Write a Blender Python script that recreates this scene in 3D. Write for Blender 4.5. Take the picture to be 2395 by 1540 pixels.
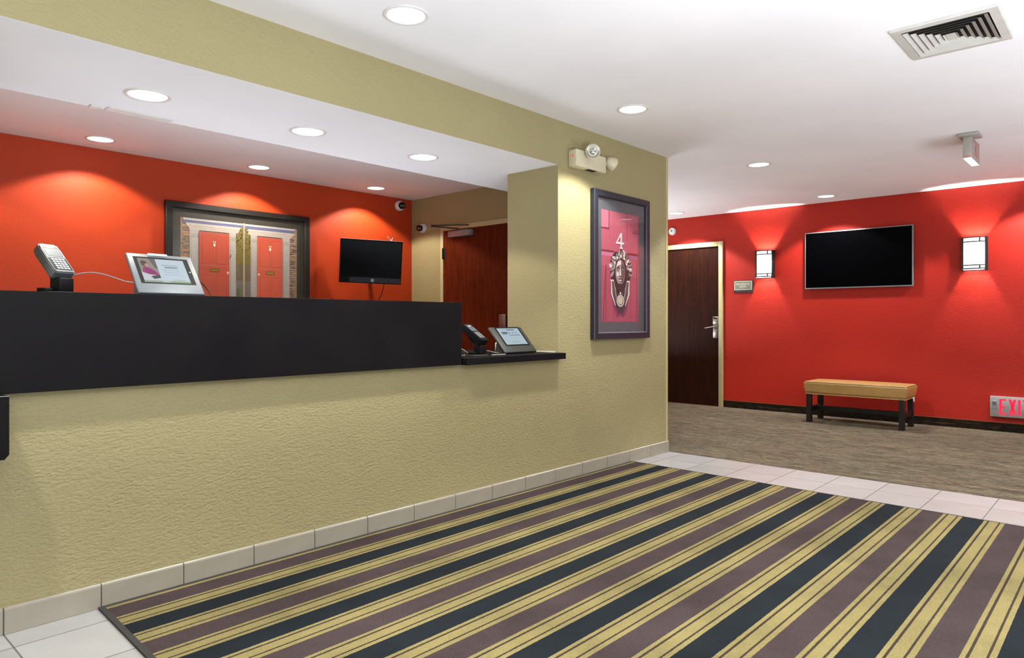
import bpy, bmesh, math, random
from mathutils import Vector, Matrix, Euler
random.seed(4)
for o in list(bpy.data.objects):
    bpy.data.objects.remove(o)
scene = bpy.context.scene
C = scene.collection
PI = math.pi

# ------------------------------------------------------------------ camera
CAM_Z = 1.09
cd = bpy.data.cameras.new('camera')
cam = bpy.data.objects.new('camera', cd)
C.objects.link(cam)
YAW = math.radians(42.287)                 # view direction, from +X towards +Y
cam.location = (0, 0, CAM_Z)
cam.rotation_euler = (PI/2, 0, YAW - PI/2)
cd.sensor_width = 36.0
cd.lens = 36.0*1621.2/2395.0
cd.shift_y = -19.0/2395.0
cd.clip_start = 0.05
scene.camera = cam

# ------------------------------------------------------------------ world, exposure
w = bpy.data.worlds.new('daylight')
scene.world = w
w.use_nodes = True
w.node_tree.nodes['Background'].inputs[0].default_value = (0.86, 0.93, 1.0, 1)
w.node_tree.nodes['Background'].inputs[1].default_value = 0.25
vs = scene.view_settings
vs.view_transform = 'Standard'
vs.look = 'None'
vs.exposure = 0.0
vs.gamma = 1.0
vs.use_curve_mapping = False

LOBBY_W, BACK_W, SOFFIT_W, SCONCE_W = 120.0, 62.0, 37.0, 70.0
LOBBY_COL = (0.98, 0.985, 1.0)
ALCOVE_COL = (1.0, 0.92, 0.80)
HALF = math.radians(58)

def uplight(name, loc, sx, sy, watts, col=(0.85, 0.90, 1.0)):
    ld = bpy.data.lights.new(name, 'AREA')
    ld.shape = 'RECTANGLE'; ld.size = sx; ld.size_y = sy
    ld.energy = watts; ld.color = col
    o = bpy.data.objects.new(name, ld); C.objects.link(o)
    o.location = loc
    o.rotation_euler = (PI, 0, 0)
    return o
uplight('ceiling_fill', (0.6, -1.2, 0.5), 2.4, 2.0, 440)          # added fill aimed up, brightens the ceiling from behind the camera
uplight('ceiling_fill', (5.0, -2.7, 0.25), 5.0, 2.2, 210)         # same added fill, out of view on the entrance side of the lobby
uplight('ceiling_fill', (2.2, 4.0, 0.9), 3.2, 0.6, 21)           # added fill hidden behind the counter, brightens the soffit
uplight('ceiling_fill', (6.7, 5.4, 0.6), 1.6, 0.8, 75)           # added fill out of view in the side hall, brightens its ceiling

# ------------------------------------------------------------------ room measures
YW = 2.927          # face of the counter wall
XJ = 3.681          # right jamb of the counter opening
XJL = 0.573         # left jamb
XC = 5.142          # outer corner of the column
YJ = 3.391          # back of the counter wall
ZC = 2.45           # lobby ceiling
ZS = 2.149          # soffit over the counter
ZB = 2.430          # ceiling behind the counter
YB = 6.006          # red wall behind the counter
XE = 4.948          # end wall behind the counter
XR = 8.30           # red wall of the lobby
XF = 5.155          # edge where tiles meet carpet

# ------------------------------------------------------------------ helpers: colour and materials
def lin(h):
    h = h.lstrip('#')
    r = []
    for i in (0, 2, 4):
        c = int(h[i:i+2], 16)/255.0
        r.append(c/12.92 if c <= 0.04045 else ((c+0.055)/1.055)**2.4)
    return (r[0], r[1], r[2], 1.0)

class NT:
    """Small wrapper to write a node tree."""
    def __init__(s, name):
        s.m = bpy.data.materials.new(name)
        s.m.use_nodes = True
        s.t = s.m.node_tree
        s.b = s.t.nodes['Principled BSDF']
    def n(s, kind, **kw):
        nd = s.t.nodes.new(kind)
        for k, v in kw.items():
            setattr(nd, k, v)
        return nd
    def l(s, a, b):
        s.t.links.new(a, b)
    def obj(s, scale=(1, 1, 1), rot=(0, 0, 0)):
        tc = s.n('ShaderNodeTexCoord')
        mp = s.n('ShaderNodeMapping')
        mp.inputs['Scale'].default_value = scale
        mp.inputs['Rotation'].default_value = rot
        s.l(tc.outputs['Object'], mp.inputs[0])
        return mp.outputs[0]
    def noise(s, vec, scale, detail=3.0, rough=0.55):
        nz = s.n('ShaderNodeTexNoise')
        nz.inputs['Scale'].default_value = scale
        nz.inputs['Detail'].default_value = detail
        nz.inputs['Roughness'].default_value = rough
        if vec is not None:
            s.l(vec, nz.inputs['Vector'])
        return nz.outputs['Fac']
    def ramp(s, fac, stops, interp='LINEAR'):
        r = s.n('ShaderNodeValToRGB')
        cr = r.color_ramp
        cr.interpolation = interp
        while len(cr.elements) < len(stops):
            cr.elements.new(1.0)
        for e, (p, c) in zip(cr.elements, stops):
            e.position = p
            e.color = c if len(c) == 4 else (*c, 1)
        s.l(fac, r.inputs[0])
        return r.outputs[0]
    def bump(s, h, strength, dist):
        b = s.n('ShaderNodeBump')
        b.inputs['Strength'].default_value = strength
        b.inputs['Distance'].default_value = dist
        s.l(h, b.inputs['Height'])
        s.l(b.outputs[0], s.b.inputs['Normal'])
    def math(s, op, a, b=None):
        m = s.n('ShaderNodeMath', operation=op)
        for i, v in enumerate((a, b)):
            if v is None:
                continue
            if isinstance(v, (int, float)):
                m.inputs[i].default_value = v
            else:
                s.l(v, m.inputs[i])
        return m.outputs[0]

MATS = {}
def plain(name, hexc, rough=0.5, metal=0.0, spec=0.5, vary=0.06, scale=14.0, bump=0.0, bscale=200.0, coat=0.0):
    if name in MATS:
        return MATS[name]
    t = NT(name)
    c = lin(hexc)
    f = t.noise(t.obj(), scale, 3.0)
    lo = tuple(max(0.0, x*(1-vary)) for x in c[:3])
    hi = tuple(min(1.0, x*(1+vary)) for x in c[:3])
    t.l(t.ramp(f, [(0.3, lo), (0.7, hi)]), t.b.inputs['Base Color'])
    t.b.inputs['Roughness'].default_value = rough
    t.b.inputs['Metallic'].default_value = metal
    t.b.inputs['Specular IOR Level'].default_value = spec
    t.b.inputs['Coat Weight'].default_value = coat
    if bump > 0:
        t.bump(t.noise(t.obj(), bscale, 2.0), bump, 0.002)
    MATS[name] = t.m
    return t.m

def glow(name, hexc, strength, base=None):
    if name in MATS:
        return MATS[name]
    t = NT(name)
    t.b.inputs['Base Color'].default_value = lin(base or hexc)
    t.b.inputs['Emission Color'].default_value = lin(hexc)
    t.b.inputs['Emission Strength'].default_value = strength
    t.b.inputs['Roughness'].default_value = 0.35
    t.b.inputs['Specular IOR Level'].default_value = 0.15
    MATS[name] = t.m
    return t.m

def wall_mat(name, hexc, vec_scale, strength, dist, rough=0.55, spec=0.3):
    t = NT(name)
    c = lin(hexc)
    f = t.noise(t.obj(), 1.3, 2.0)
    t.l(t.ramp(f, [(0.3, tuple(x*0.96 for x in c[:3])), (0.7, tuple(x*1.04 for x in c[:3]))]), t.b.inputs['Base Color'])
    h = t.noise(t.obj(vec_scale), 1.0, 3.0, 0.5)
    h2 = t.math('SMOOTH_MIN', h, 0.62)
    t.bump(h2, strength, dist)
    t.b.inputs['Roughness'].default_value = rough
    t.b.inputs['Specular IOR Level'].default_value = spec
    MATS[name] = t.m
    return t.m

M_OLIVE = wall_mat('olive_wall_paint', '9E946A', (62, 62, 120), 0.5, 0.011)
M_RED = wall_mat('red_wall_paint', 'A62113', (45, 45, 150), 0.28, 0.007, 0.5, 0.3)
M_REDB = wall_mat('red_wall_paint_warm_lit', 'B63C16', (50, 50, 170), 0.2, 0.006, 0.5, 0.3)  # same red paint, with the warm downlight put into the colour
M_WHITE = wall_mat('ceiling_paint', 'EEEBEA', (140, 140, 140), 0.15, 0.003, 0.75, 0.2)

def wood(name, dark, light, rough=0.3, sc=(14, 14, 1.2)):
    t = NT(name)
    f = t.noise(t.obj(sc), 3.0, 6.0, 0.65)
    g = t.noise(t.obj((90, 90, 2.0)), 3.0, 3.0)
    mx = t.math('ADD', t.math('MULTIPLY', f, 0.7), t.math('MULTIPLY', g, 0.3))
    t.l(t.ramp(mx, [(0.32, lin(dark)), (0.66, lin(light))]), t.b.inputs['Base Color'])
    t.b.inputs['Roughness'].default_value = rough
    t.b.inputs['Specular IOR Level'].default_value = 0.08
    t.bump(g, 0.08, 0.002)
    MATS[name] = t.m
    return t.m
M_WOOD = wood('dark_walnut_veneer', '1A0C08', '35170D', 0.42)
M_WOODRED = wood('brown_veneer_red_bounce', '451708', '6A2A14', 0.3)  # door's brown wood, reddened: light off the red wall put into the colour

def carpet(name, dark):
    t = NT(name)
    a = t.noise(t.obj((58, 4.0, 40)), 1.0, 4.0, 0.72)
    b = t.noise(t.obj((9, 0.5, 9)), 1.0, 2.0)
    v = t.math('ADD', t.math('MULTIPLY', a, 0.85), t.math('MULTIPLY', b, 0.15))
    if dark:
        st = [(0.36, lin('0C0907')), (0.45, lin('2B2118')), (0.53, lin('16110D')), (0.62, lin('4A3C2C'))]
    else:
        st = [(0.33, lin('15120F')), (0.42, lin('5A5145')), (0.465, lin('2C2620')), (0.53, lin('7C7260')), (0.585, lin('3E382F')), (0.67, lin('A89C85'))]
    hue = t.n('ShaderNodeMixRGB', blend_type='MULTIPLY')
    hue.inputs[0].default_value = 1.0
    t.l(t.ramp(v, st), hue.inputs[1])
    t.l(t.ramp(t.noise(t.obj((16, 1.6, 10), (0, 0, 0)), 1.0, 3.0), [(0.38, (1.05, 0.92, 0.86)), (0.62, (0.93, 1.0, 0.90))]), hue.inputs[2])
    t.l(hue.outputs[0], t.b.inputs['Base Color'])
    t.b.inputs['Roughness'].default_value = 0.95
    t.b.inputs['Specular IOR Level'].default_value = 0.1
    t.bump(t.noise(t.obj((160, 30, 60)), 1.0, 2.0), 0.5, 0.006)
    MATS[name] = t.m
    return t.m
M_CARPET = carpet('streaked_carpet', False)
M_COVE = carpet('streaked_carpet_base', True)

def rug_mat():
    t = NT('striped_rug_pile')
    tc = t.n('ShaderNodeTexCoord')
    sp = t.n('ShaderNodeSeparateXYZ')
    t.l(tc.outputs['Object'], sp.inputs[0])
    jit = t.math('MULTIPLY', t.math('SUBTRACT', t.noise(t.obj((40, 40, 1)), 4.0, 2.0), 0.5), 0.005)
    v = t.math('ADD', t.math('SUBTRACT', 2.872+0.3885*4, sp.outputs['Y']), jit)
    u = t.math('FRACT', t.math('DIVIDE', v, 0.3885))
    P = 0.3885
    br, nv, tn, ln = lin('403534'), lin('1B2023'), lin('7F744A'), lin('3A3027')
    s = [(0, br), (.1035, tn), (.1190, ln), (.1275, tn), (.1685, ln), (.1770, tn), (.1950, nv), (.2955, tn), (.3110, ln), (.3195, tn), (.3600, ln), (.3685, tn)]
    col = t.ramp(u, [(p/P, c) for p, c in s], 'CONSTANT')
    mx = t.n('ShaderNodeMixRGB', blend_type='MULTIPLY')
    mx.inputs[0].default_value = 1.0
    f = t.noise(t.obj((60, 60, 60)), 5.0, 4.0, 0.7)
    f2 = t.noise(t.obj(), 2.2, 4.0, 0.6)
    vv = t.math('ADD', t.math('MULTIPLY', f, 0.6), t.math('MULTIPLY', f2, 0.4))
    t.l(col, mx.inputs[1])
    t.l(t.ramp(vv, [(0.38, (0.60, 0.60, 0.60)), (0.62, (1.25, 1.25, 1.25))]), mx.inputs[2])
    t.l(mx.outputs[0], t.b.inputs['Base Color'])
    t.b.inputs['Roughness'].default_value = 0.95
    t.b.inputs['Specular IOR Level'].default_value = 0.1
    t.bump(t.noise(t.obj(), 420.0, 2.0), 0.4, 0.004)
    MATS['rug'] = t.m
    return t.m
M_RUG = rug_mat()

def tile_mat():
    t = NT('cream_ceramic')
    oi = t.n('ShaderNodeObjectInfo')
    f = t.noise(t.obj(), 6.0, 4.0, 0.6)
    v = t.math('ADD', t.math('MULTIPLY', f, 0.7), t.math('MULTIPLY', oi.outputs['Random'], 0.3))
    t.l(t.ramp(v, [(0.25, lin('918F8A')), (0.75, lin('A3A19D'))]), t.b.inputs['Base Color'])
    t.b.inputs['Roughness'].default_value = 0.3
    t.bump(t.noise(t.obj(), 25.0, 2.0), 0.06, 0.002)
    MATS['tile'] = t.m
    return t.m
M_TILE = tile_mat()

def lam_mat():
    t = NT('black_laminate')
    f = t.noise(t.obj(), 3.2, 5.0, 0.6)
    t.l(t.ramp(f, [(0.3, lin('141213')), (0.5, lin('171516')), (0.7, lin('1A1918'))]), t.b.inputs['Base Color'])
    t.l(t.ramp(f, [(0.3, (0.42, 0.42, 0.42)), (0.7, (0.58, 0.58, 0.58))]), t.b.inputs['Roughness'])
    t.b.inputs['Specular IOR Level'].default_value = 0.05
    MATS['laminate'] = t.m
    return t.m
M_LAM = lam_mat()

M_GROUT = plain('grey_grout', '5C574E', 0.9, vary=0.1, scale=30)
M_BASE = plain('almond_tile', '989180', 0.32, vary=0.05, scale=8)
M_TRIMWHITE = plain('white_enamel', 'DDD9D2', 0.4)
M_FRAMEPAINT = plain('cream_frame_enamel', 'BDB184', 0.35, vary=0.03)
M_BLACK = plain('black_plastic', '0E0E10', 0.45, spec=0.15)
M_BLACKGLOSS = plain('black_gloss_screen', '020203', 0.25, spec=0.04)
M_RUBBER = plain('dark_rubber', '2E2B27', 0.85)
M_STEEL = plain('brushed_steel', '9A948E', 0.32, 0.9)
M_SILVER = plain('silver_plastic', '8F9395', 0.35, 0.3)
M_GREYMET = plain('grey_powder_coat', '5E6466', 0.42, 0.2)
M_DARKMET = plain('dark_grey_powder_coat', '383935', 0.42, 0.2)
M_BRONZE = plain('dark_bronze', '23201F', 0.5, 0.3)
M_LEATHER = plain('tan_leather', 'AA854E', 0.36, vary=0.1, scale=9, bump=0.15, bscale=90)
M_PIPING = plain('dark_piping', '5E4420', 0.5)
M_PIPE2 = plain('pale_piping', 'B79557', 0.5)
M_BLACKWOOD = plain('black_stained_wood', '14110F', 0.4)
M_IVORY = plain('ivory_plastic', 'CFC7A8', 0.4)
M_VENT = plain('vent_enamel', 'BFBCB3', 0.5)
M_SIGNGREY = plain('warm_grey_enamel', 'A09C92', 0.45)
M_CLEAR = plain('clear_lens_chrome', 'C9C9C4', 0.12, 0.85)
M_WHITEPL = plain('white_plastic', 'DCDCDC', 0.35)
M_DARKDOME = plain('smoked_dome', '1B0E0A', 0.12)
M_FRAME = plain('dark_blue_black_frame', '24252E', 0.35, vary=0.08)
M_FRAMEBR = plain('black_brown_frame', '1D1B17', 0.4, vary=0.08)
M_MAT = plain('charcoal_mat', '505154', 0.7)
M_MATBR = plain('bronze_grey_mat', '46433A', 0.45, 0.2)
M_ALU = plain('satin_aluminium', 'A3A19E', 0.4, 0.35)
M_PLAQUE = plain('olive_grey_plaque', '86836F', 0.4, 0.2)
M_PLAQUEDK = plain('charcoal_plaque', '2B2C2E', 0.45)
M_PLAQUELN = plain('pale_print', 'D8D6CE', 0.5)
M_LENS = glow('lit_lens', 'FFFDF8', 2.2)
M_SHADE = glow('lit_opal_shade', 'FFFFFF', 1.9)
M_SHADE2 = glow('lit_opal_shade_ends', 'F4FAFF', 1.0)
M_EXITRED = glow('lit_exit_red', 'F02846', 0.75)
M_LED = glow('lit_led_strip', 'FFFFFF', 2.0)
M_PILOT = glow('pilot_red', 'FF4040', 0.6)

# ------------------------------------------------------------------ helpers: geometry
class MB:
    """Collects shapes, then builds ONE mesh object."""
    def __init__(s):
        s.v, s.f, s.m, s.sm = [], [], [], []
    def add(s, verts, faces, m=0, smooth=False):
        k = len(s.v)
        s.v += [tuple(p) for p in verts]
        for f in faces:
            s.f.append(tuple(i+k for i in f)); s.m.append(m); s.sm.append(smooth)
        return s
    def addbm(s, bm, m=0, mw=None, smooth=False):
        bm.verts.index_update()
        s.add([(mw @ v.co if mw else v.co) for v in bm.verts], [[v.index for v in f.verts] for f in bm.faces], m, smooth)
        bm.free()
        return s
    def box(s, x0, x1, y0, y1, z0, z1, m=0, bev=0.0, seg=2, mw=None):
        bm = bmesh.new()
        bmesh.ops.create_cube(bm, size=1.0)
        for v in bm.verts:
            v.co = Vector(((x0+x1)/2+v.co.x*(x1-x0), (y0+y1)/2+v.co.y*(y1-y0), (z0+z1)/2+v.co.z*(z1-z0)))
        if bev > 0:
            bmesh.ops.bevel(bm, geom=list(bm.edges), offset=bev, segments=seg, affect='EDGES', profile=0.5)
        return s.addbm(bm, m, mw, bev > 0)
    def extr(s, pts, d, m=0):
        """closed polygon of 3D points pushed along d"""
        n = len(pts); d = Vector(d)
        vs = [Vector(p) for p in pts]+[Vector(p)+d for p in pts]
        fs = [list(range(n))[::-1], list(range(n, 2*n))]+[[i, (i+1) % n, n+(i+1) % n, n+i] for i in range(n)]
        return s.add(vs, fs, m)
    def lathe(s, prof, centre=(0, 0, 0), axis=(0, 0, 1), n=32, m=0, cap=True, smooth=True):
        q = Vector((0, 0, 1)).rotation_difference(Vector(axis).normalized())
        vs, fs = [], []
        for r, h in prof:
            for i in range(n):
                a = 2*PI*i/n
                vs.append(Vector(centre)+q @ Vector((r*math.cos(a), r*math.sin(a), h)))
        for j in range(len(prof)-1):
            for i in range(n):
                fs.append([j*n+i, j*n+(i+1) % n, (j+1)*n+(i+1) % n, (j+1)*n+i])
        if cap:
            fs.append(list(range(n))[::-1])
            k = (len(prof)-1)*n
            fs.append([k+i for i in range(n)])
        return s.add(vs, fs, m, smooth)
    def tube(s, path, r, n=8, m=0, closed=False):
        P = [Vector(p) for p in path]; N = len(P)
        vs, fs = [], []
        up = Vector((0.137, 0.21, 0.97))
        for i, p in enumerate(P):
            a = P[(i-1) % N] if closed or i > 0 else P[i]
            b = P[(i+1) % N] if closed or i < N-1 else P[i]
            t = (b-a).normalized()
            u = t.cross(up)
            if u.length < 1e-4:
                u = t.cross(Vector((1, 0, 0)))
            u.normalize(); v = t.cross(u)
            for k in range(n):
                an = 2*PI*k/n
                vs.append(p+u*r*math.cos(an)+v*r*math.sin(an))
        for i in range(N if closed else N-1):
            for k in range(n):
                fs.append([i*n+k, i*n+(k+1) % n, ((i+1) % N)*n+(k+1) % n, ((i+1) % N)*n+k])
        if not closed:
            fs.append(list(range(n))[::-1]); fs.append([(N-1)*n+k for k in range(n)])
        return s.add(vs, fs, m, True)
    def build(s, name, mats, parent=None, split=None):
        me = bpy.data.meshes.new(name)
        me.from_pydata(s.v, [], s.f)
        for mt in (mats if isinstance(mats, (list, tuple)) else [mats]):
            me.materials.append(mt)
        me.polygons.foreach_set('material_index', s.m)
        me.polygons.foreach_set('use_smooth', s.sm)
        bm = bmesh.new(); bm.from_mesh(me)
        bmesh.ops.recalc_face_normals(bm, faces=bm.faces)
        bm.to_mesh(me); bm.free()
        if any(s.sm):
            me.set_sharp_from_angle(angle=math.radians(40))
        o = bpy.data.objects.new(name, me)
        C.objects.link(o)
        if parent:
            attach(o, parent)
        return o

def attach(o, parent):
    o.parent = parent
    off = Vector(parent.location)
    if parent.parent:
        off = off+parent.matrix_parent_inverse.translation+Vector(parent.parent.location)
    o.matrix_parent_inverse = Matrix.Translation(-off)

def tag(o, label=None, cat=None, group=None, kind=None):
    if label: o['label'] = label
    if cat: o['category'] = cat
    if group: o['group'] = group
    if kind: o['kind'] = kind
    return o
def thing(name, label, cat, loc, group=None, kind=None):
    o = bpy.data.objects.new(name, None)
    C.objects.link(o)
    o.location = loc
    o.empty_display_size = 0.05
    return tag(o, label, cat, group, kind)
def dup(root, loc, label, rotz=0.0, group=None):
    r = root.copy(); C.objects.link(r)
    r.location = loc
    r.rotation_euler = (0, 0, rotz)
    tag(r, label, None, group)
    for ch in list(root.children):
        c = ch.copy(); C.objects.link(c); c.parent = r
        for g in list(ch.children):
            d = g.copy(); C.objects.link(d); d.parent = c
    return r

class Print:
    """Flat print: coloured polygons laid in layers on one plane. a, b run 0..1 (or metres) along ux, uy."""
    def __init__(s, origin, ux, uy, normal, step=0.00004):
        s.o, s.ux, s.uy, s.n = Vector(origin), Vector(ux), Vector(uy), Vector(normal).normalized()
        s.step, s.k, s.mb, s.mats = step, 0, MB(), []
    def mi(s, m):
        if m not in s.mats: s.mats.append(m)
        return s.mats.index(m)
    def poly(s, pts, m, same=False):
        s.k += 1
        s.mb.add([s.o+s.ux*a+s.uy*b+s.n*(s.k*s.step) for a, b in pts], [list(range(len(pts)))], s.mi(m))
    def rect(s, a0, a1, b0, b1, m, same=False):
        s.poly([(a0, b0), (a1, b0), (a1, b1), (a0, b1)], m, same)
    def ell(s, a, b, ra, rb, m, rot=0.0, n=20, same=False):
        c, d = math.cos(rot), math.sin(rot)
        s.poly([(a+ra*math.cos(t)*c-rb*math.sin(t)*d, b+ra*math.cos(t)*d+rb*math.sin(t)*c) for t in [2*PI*i/n for i in range(n)]], m, same)
    def build(s, name, parent):
        return s.mb.build(name, s.mats, parent)

def ink(h, rough=0.55):
    return plain('ink_'+h.lower(), h, rough, vary=0.05, scale=40)
def px(h, st=0.8):
    return glow('lit_pixel_'+h.lower(), h, st, '101010')

def text(name, body, size, loc, rot, mat, parent, ext=0.0006, align='CENTER', sx=1.0):
    cu = bpy.data.curves.new(name, 'FONT')
    cu.body = body; cu.size = size; cu.align_x = align; cu.align_y = 'CENTER'; cu.extrude = ext
    tmp = bpy.data.objects.new(name, cu); C.objects.link(tmp)
    dg = bpy.context.evaluated_depsgraph_get()
    me = bpy.data.meshes.new_from_object(tmp.evaluated_get(dg))
    bpy.data.objects.remove(tmp)
    me.transform(Matrix.Translation(loc) @ Euler(rot).to_matrix().to_4x4() @ Matrix.Diagonal((sx, 1, 1, 1)))
    me.materials.clear(); me.materials.append(mat)
    o = bpy.data.objects.new(name, me); C.objects.link(o)
    attach(o, parent)
    return o

def struct(name, mb, mats, label, cat=None, parent=None):
    o = mb.build(name, mats, parent)
    tag(o, label, cat, None, 'structure')
    return o

# ================================================================== ROOM SHELL
b = MB()
b.box(-1.6, XF, -3.0, YW, -0.10, -0.0004)
floor = struct('floor', b, M_GROUT, 'tiled lobby floor under the striped rug', 'floor')
b = MB(); b.box(XF, XR+0.1, -3.0, 6.4, -0.10, 0.0)
struct('floor', b, M_CARPET, 'streaked brown carpet floor in front of the red wall', 'carpet')
b = MB(); b.box(-1.6, XE, YW, YB, -0.10, -0.004)
struct('floor', b, M_GROUT, 'floor behind the reception counter', 'floor')

# floor tiles: each one a part of the floor
GX, GY, PITCH = 0.592, 2.785, 0.305
tile_mesh = {}
def floor_tile(x0, x1, y0, y1):
    g = 0.0026
    wx, wy = round(x1-x0, 3), round(y1-y0, 3)
    key = (wx, wy)
    if key not in tile_mesh:
        t = MB(); t.box(g, wx-g, g, wy-g, -0.006, 0.0)
        o = t.build('tile', M_TILE)
        tile_mesh[key] = o.data
    else:
        o = bpy.data.objects.new('tile', tile_mesh[key]); C.objects.link(o)
    o.parent = floor
    o.location = (x0, y0, 0)
xs = [GX+PITCH*k for k in range(-5, 16)]
ys = [YW]+[GY-PITCH*k for k in range(0, 13)]
for x0, x1 in zip(xs, xs[1:]):
    for y1, y0 in zip(ys, ys[1:]):
        x1c = min(x1, XF-0.002)
        inside = x0 > 0.95 and x1c < 4.40 and y0 > -0.6
        if inside or (x1c < 0.5 and y1 < 0.6):
            continue
        floor_tile(x0, x1c, y0, y1)

# lobby ceiling and the ceilings over the counter
b = MB(); b.box(-1.6, XR+0.1, -3.0, YW+0.001, ZC, ZC+0.1)
b.box(XC, XR+0.1, YW+0.001, 6.4, ZC, ZC+0.1)
struct('ceiling', b, M_WHITE, 'white lobby ceiling with round downlights', 'ceiling')
b = MB(); b.box(0.0, XE+0.1, 3.8, YB+0.1, ZB, ZB+0.1)
struct('ceiling', b, M_WHITE, 'white higher ceiling strip along the red wall behind the counter', 'ceiling')

# counter wall: column, beam, low wall below the counter, left jamb
b = MB()
b.box(XJ, XC, YW, YJ, 0, ZC+0.02)
b.box(-1.6, XJL, YW, YJ, 0, ZC+0.02)
b.box(XJL, XJ, YW, YJ-0.03, 0, 0.834)
b.box(XJL, 2.735, YW, YJ-0.03, 0.834, 1.15)
b.box(XJL, XJ, YW, YW+0.02, ZS, ZC+0.02)
struct('wall_left', b, M_OLIVE, 'olive textured counter wall with column and overhead beam', 'wall')
b = MB(); b.box(0.0, XE, YW+0.001, 3.84, ZS-0.0005, ZC+0.02)
struct('ceiling', b, M_WHITE, 'white lowered soffit over the reception counter', 'ceiling')
b = MB(); b.box(-0.1, XE+0.1, YB, YB+0.1, 0, ZC+0.02)
struct('wall_back', b, M_REDB, 'red wall behind the reception counter, tinted orange for warm light', 'wall')
b = MB(); b.box(XE, XC, YJ, 6.4, 0, ZC+0.02)
struct('wall_end', b, M_OLIVE, 'olive end wall with door behind the counter', 'wall')
b = MB(); b.box(-0.1, 0.0, YJ, YB, 0, ZC+0.02)
struct('wall_side', b, M_OLIVE, 'olive side wall closing the space behind the counter', 'wall')
b = MB(); b.box(XR, XR+0.1, -3.0, 6.4, 0, ZC+0.02)
struct('wall_right', b, M_RED, 'red wall with television and two sconces', 'wall')
b = MB(); b.box(XC, XR+0.1, 6.3, 6.4, 0, ZC+0.02)  # unseen, added to keep outside light out of the hall
struct('wall_hall', b, M_OLIVE, 'unseen olive wall added to close the side hall against outside light', 'wall')

# corner guard on the column
b = MB()
b.box(XC-0.028, XC+0.002, YW-0.003, YW+0.0, 0.095, ZC)
b.box(XC+0.0, XC+0.003, YW-0.003, YW+0.028, 0.095, ZC)
struct('trim_1', b, M_FRAMEPAINT, 'thin cream corner guard on the column edge', 'trim')

# tile skirting under the counter wall, each tile a part
skirt = thing('baseboard_left', 'almond tile skirting along the foot of the counter wall', 'baseboard', (0, YW, 0), None, 'structure')
b = MB(); b.box(-1.6, XC, YW-0.006, YW-0.0002, 0.0, 0.091)
b.build('grout_bed', M_GROUT, skirt)
first = None
xb = [0.591+0.305*k for k in range(-6, 16)]
for x0, x1 in zip(xs if False else xb, xb[1:]):
    x1 = min(x1, XC+0.008)
    if x1-x0 < 0.05:
        continue
    key = ('s', round(x1-x0, 3))
    if key not in tile_mesh:
        wd = x1-x0; g = 0.0021
        t = MB()
        prof = [(0, 0.001), (0, 0.093), (-0.0035, 0.093), (-0.008, 0.0895), (-0.0095, 0.084), (-0.0095, 0.001)]
        t.extr([(g, y, z) for y, z in prof], (wd-2*g, 0, 0))
        o = t.build('tile', M_BASE)
        tile_mesh[key] = o.data
    else:
        o = bpy.data.objects.new('tile', tile_mesh[key]); C.objects.link(o)
    o.parent = skirt
    o.location = (x0, -0.0004, 0)
b = MB(); b.box(XC, XC+0.009, YW-0.009, 6.3, 0.001, 0.093)
struct('baseboard_hall', b, M_BASE, 'skirting around the column corner into the hall', 'baseboard')
b = MB()
b.box(XR-0.008, XR-0.0002, -3.0, 3.92, 0.0, 0.086, 0)
b.box(XR-0.0095, XR-0.0002, -3.0, 3.92, 0.084, 0.089, 1)
struct('baseboard_right', b, [M_COVE, M_PIPING], 'dark streaked carpet skirting along the red wall', 'baseboard')

# ---------------------------------------------------------------- mechanical room door
d1 = thing('door_1', 'dark walnut flush door in cream frame, left end of the red wall', 'door', (XR, 4.44, 0), None, 'structure')
b = MB(); xw = XR-0.0003
b.box(XR-0.03, xw, 3.926, 3.982, 0, 2.100, 0, 0.004)
b.box(XR-0.03, xw, 4.900, 4.955, 0, 2.100, 0, 0.004)
b.box(XR-0.03, xw, 3.980, 4.902, 2.040, 2.100, 0, 0.004)
b.build('door_frame', M_FRAMEPAINT, d1)
b = MB(); b.box(XR-0.006, xw, 3.984, 4.898, 0.006, 2.037, 0, 0.001, 1)
b.build('door_panel', M_WOOD, d1)
lk = MB()
lk.box(XR-0.030, XR-0.006, 3.986, 4.062, 1.045, 1.145, 0, 0.009, 3)
lk.box(XR-0.026, XR-0.006, 3.990, 4.058, 0.870, 1.050, 0, 0.004)
lo = lk.build('door_lock', M_STEEL, d1)
t = MB(); t.box(XR-0.0315, XR-0.029, 3.996, 4.052, 1.118, 1.136); t.build('card_slot', M_BLACK, lo)
t = MB()
t.lathe([(0.020, 0), (0.022, 0.012), (0.016, 0.03), (0.012, 0.05)], (XR-0.026, 4.022, 1.012), (-1, 0, 0), 20)
t.tube([(XR-0.072, 4.012, 1.014), (XR-0.074, 4.05, 1.012), (XR-0.072, 4.10, 1.004), (XR-0.068, 4.145, 0.998)], 0.0095, 10)
t.build('lever_handle', M_STEEL, lo)

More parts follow.
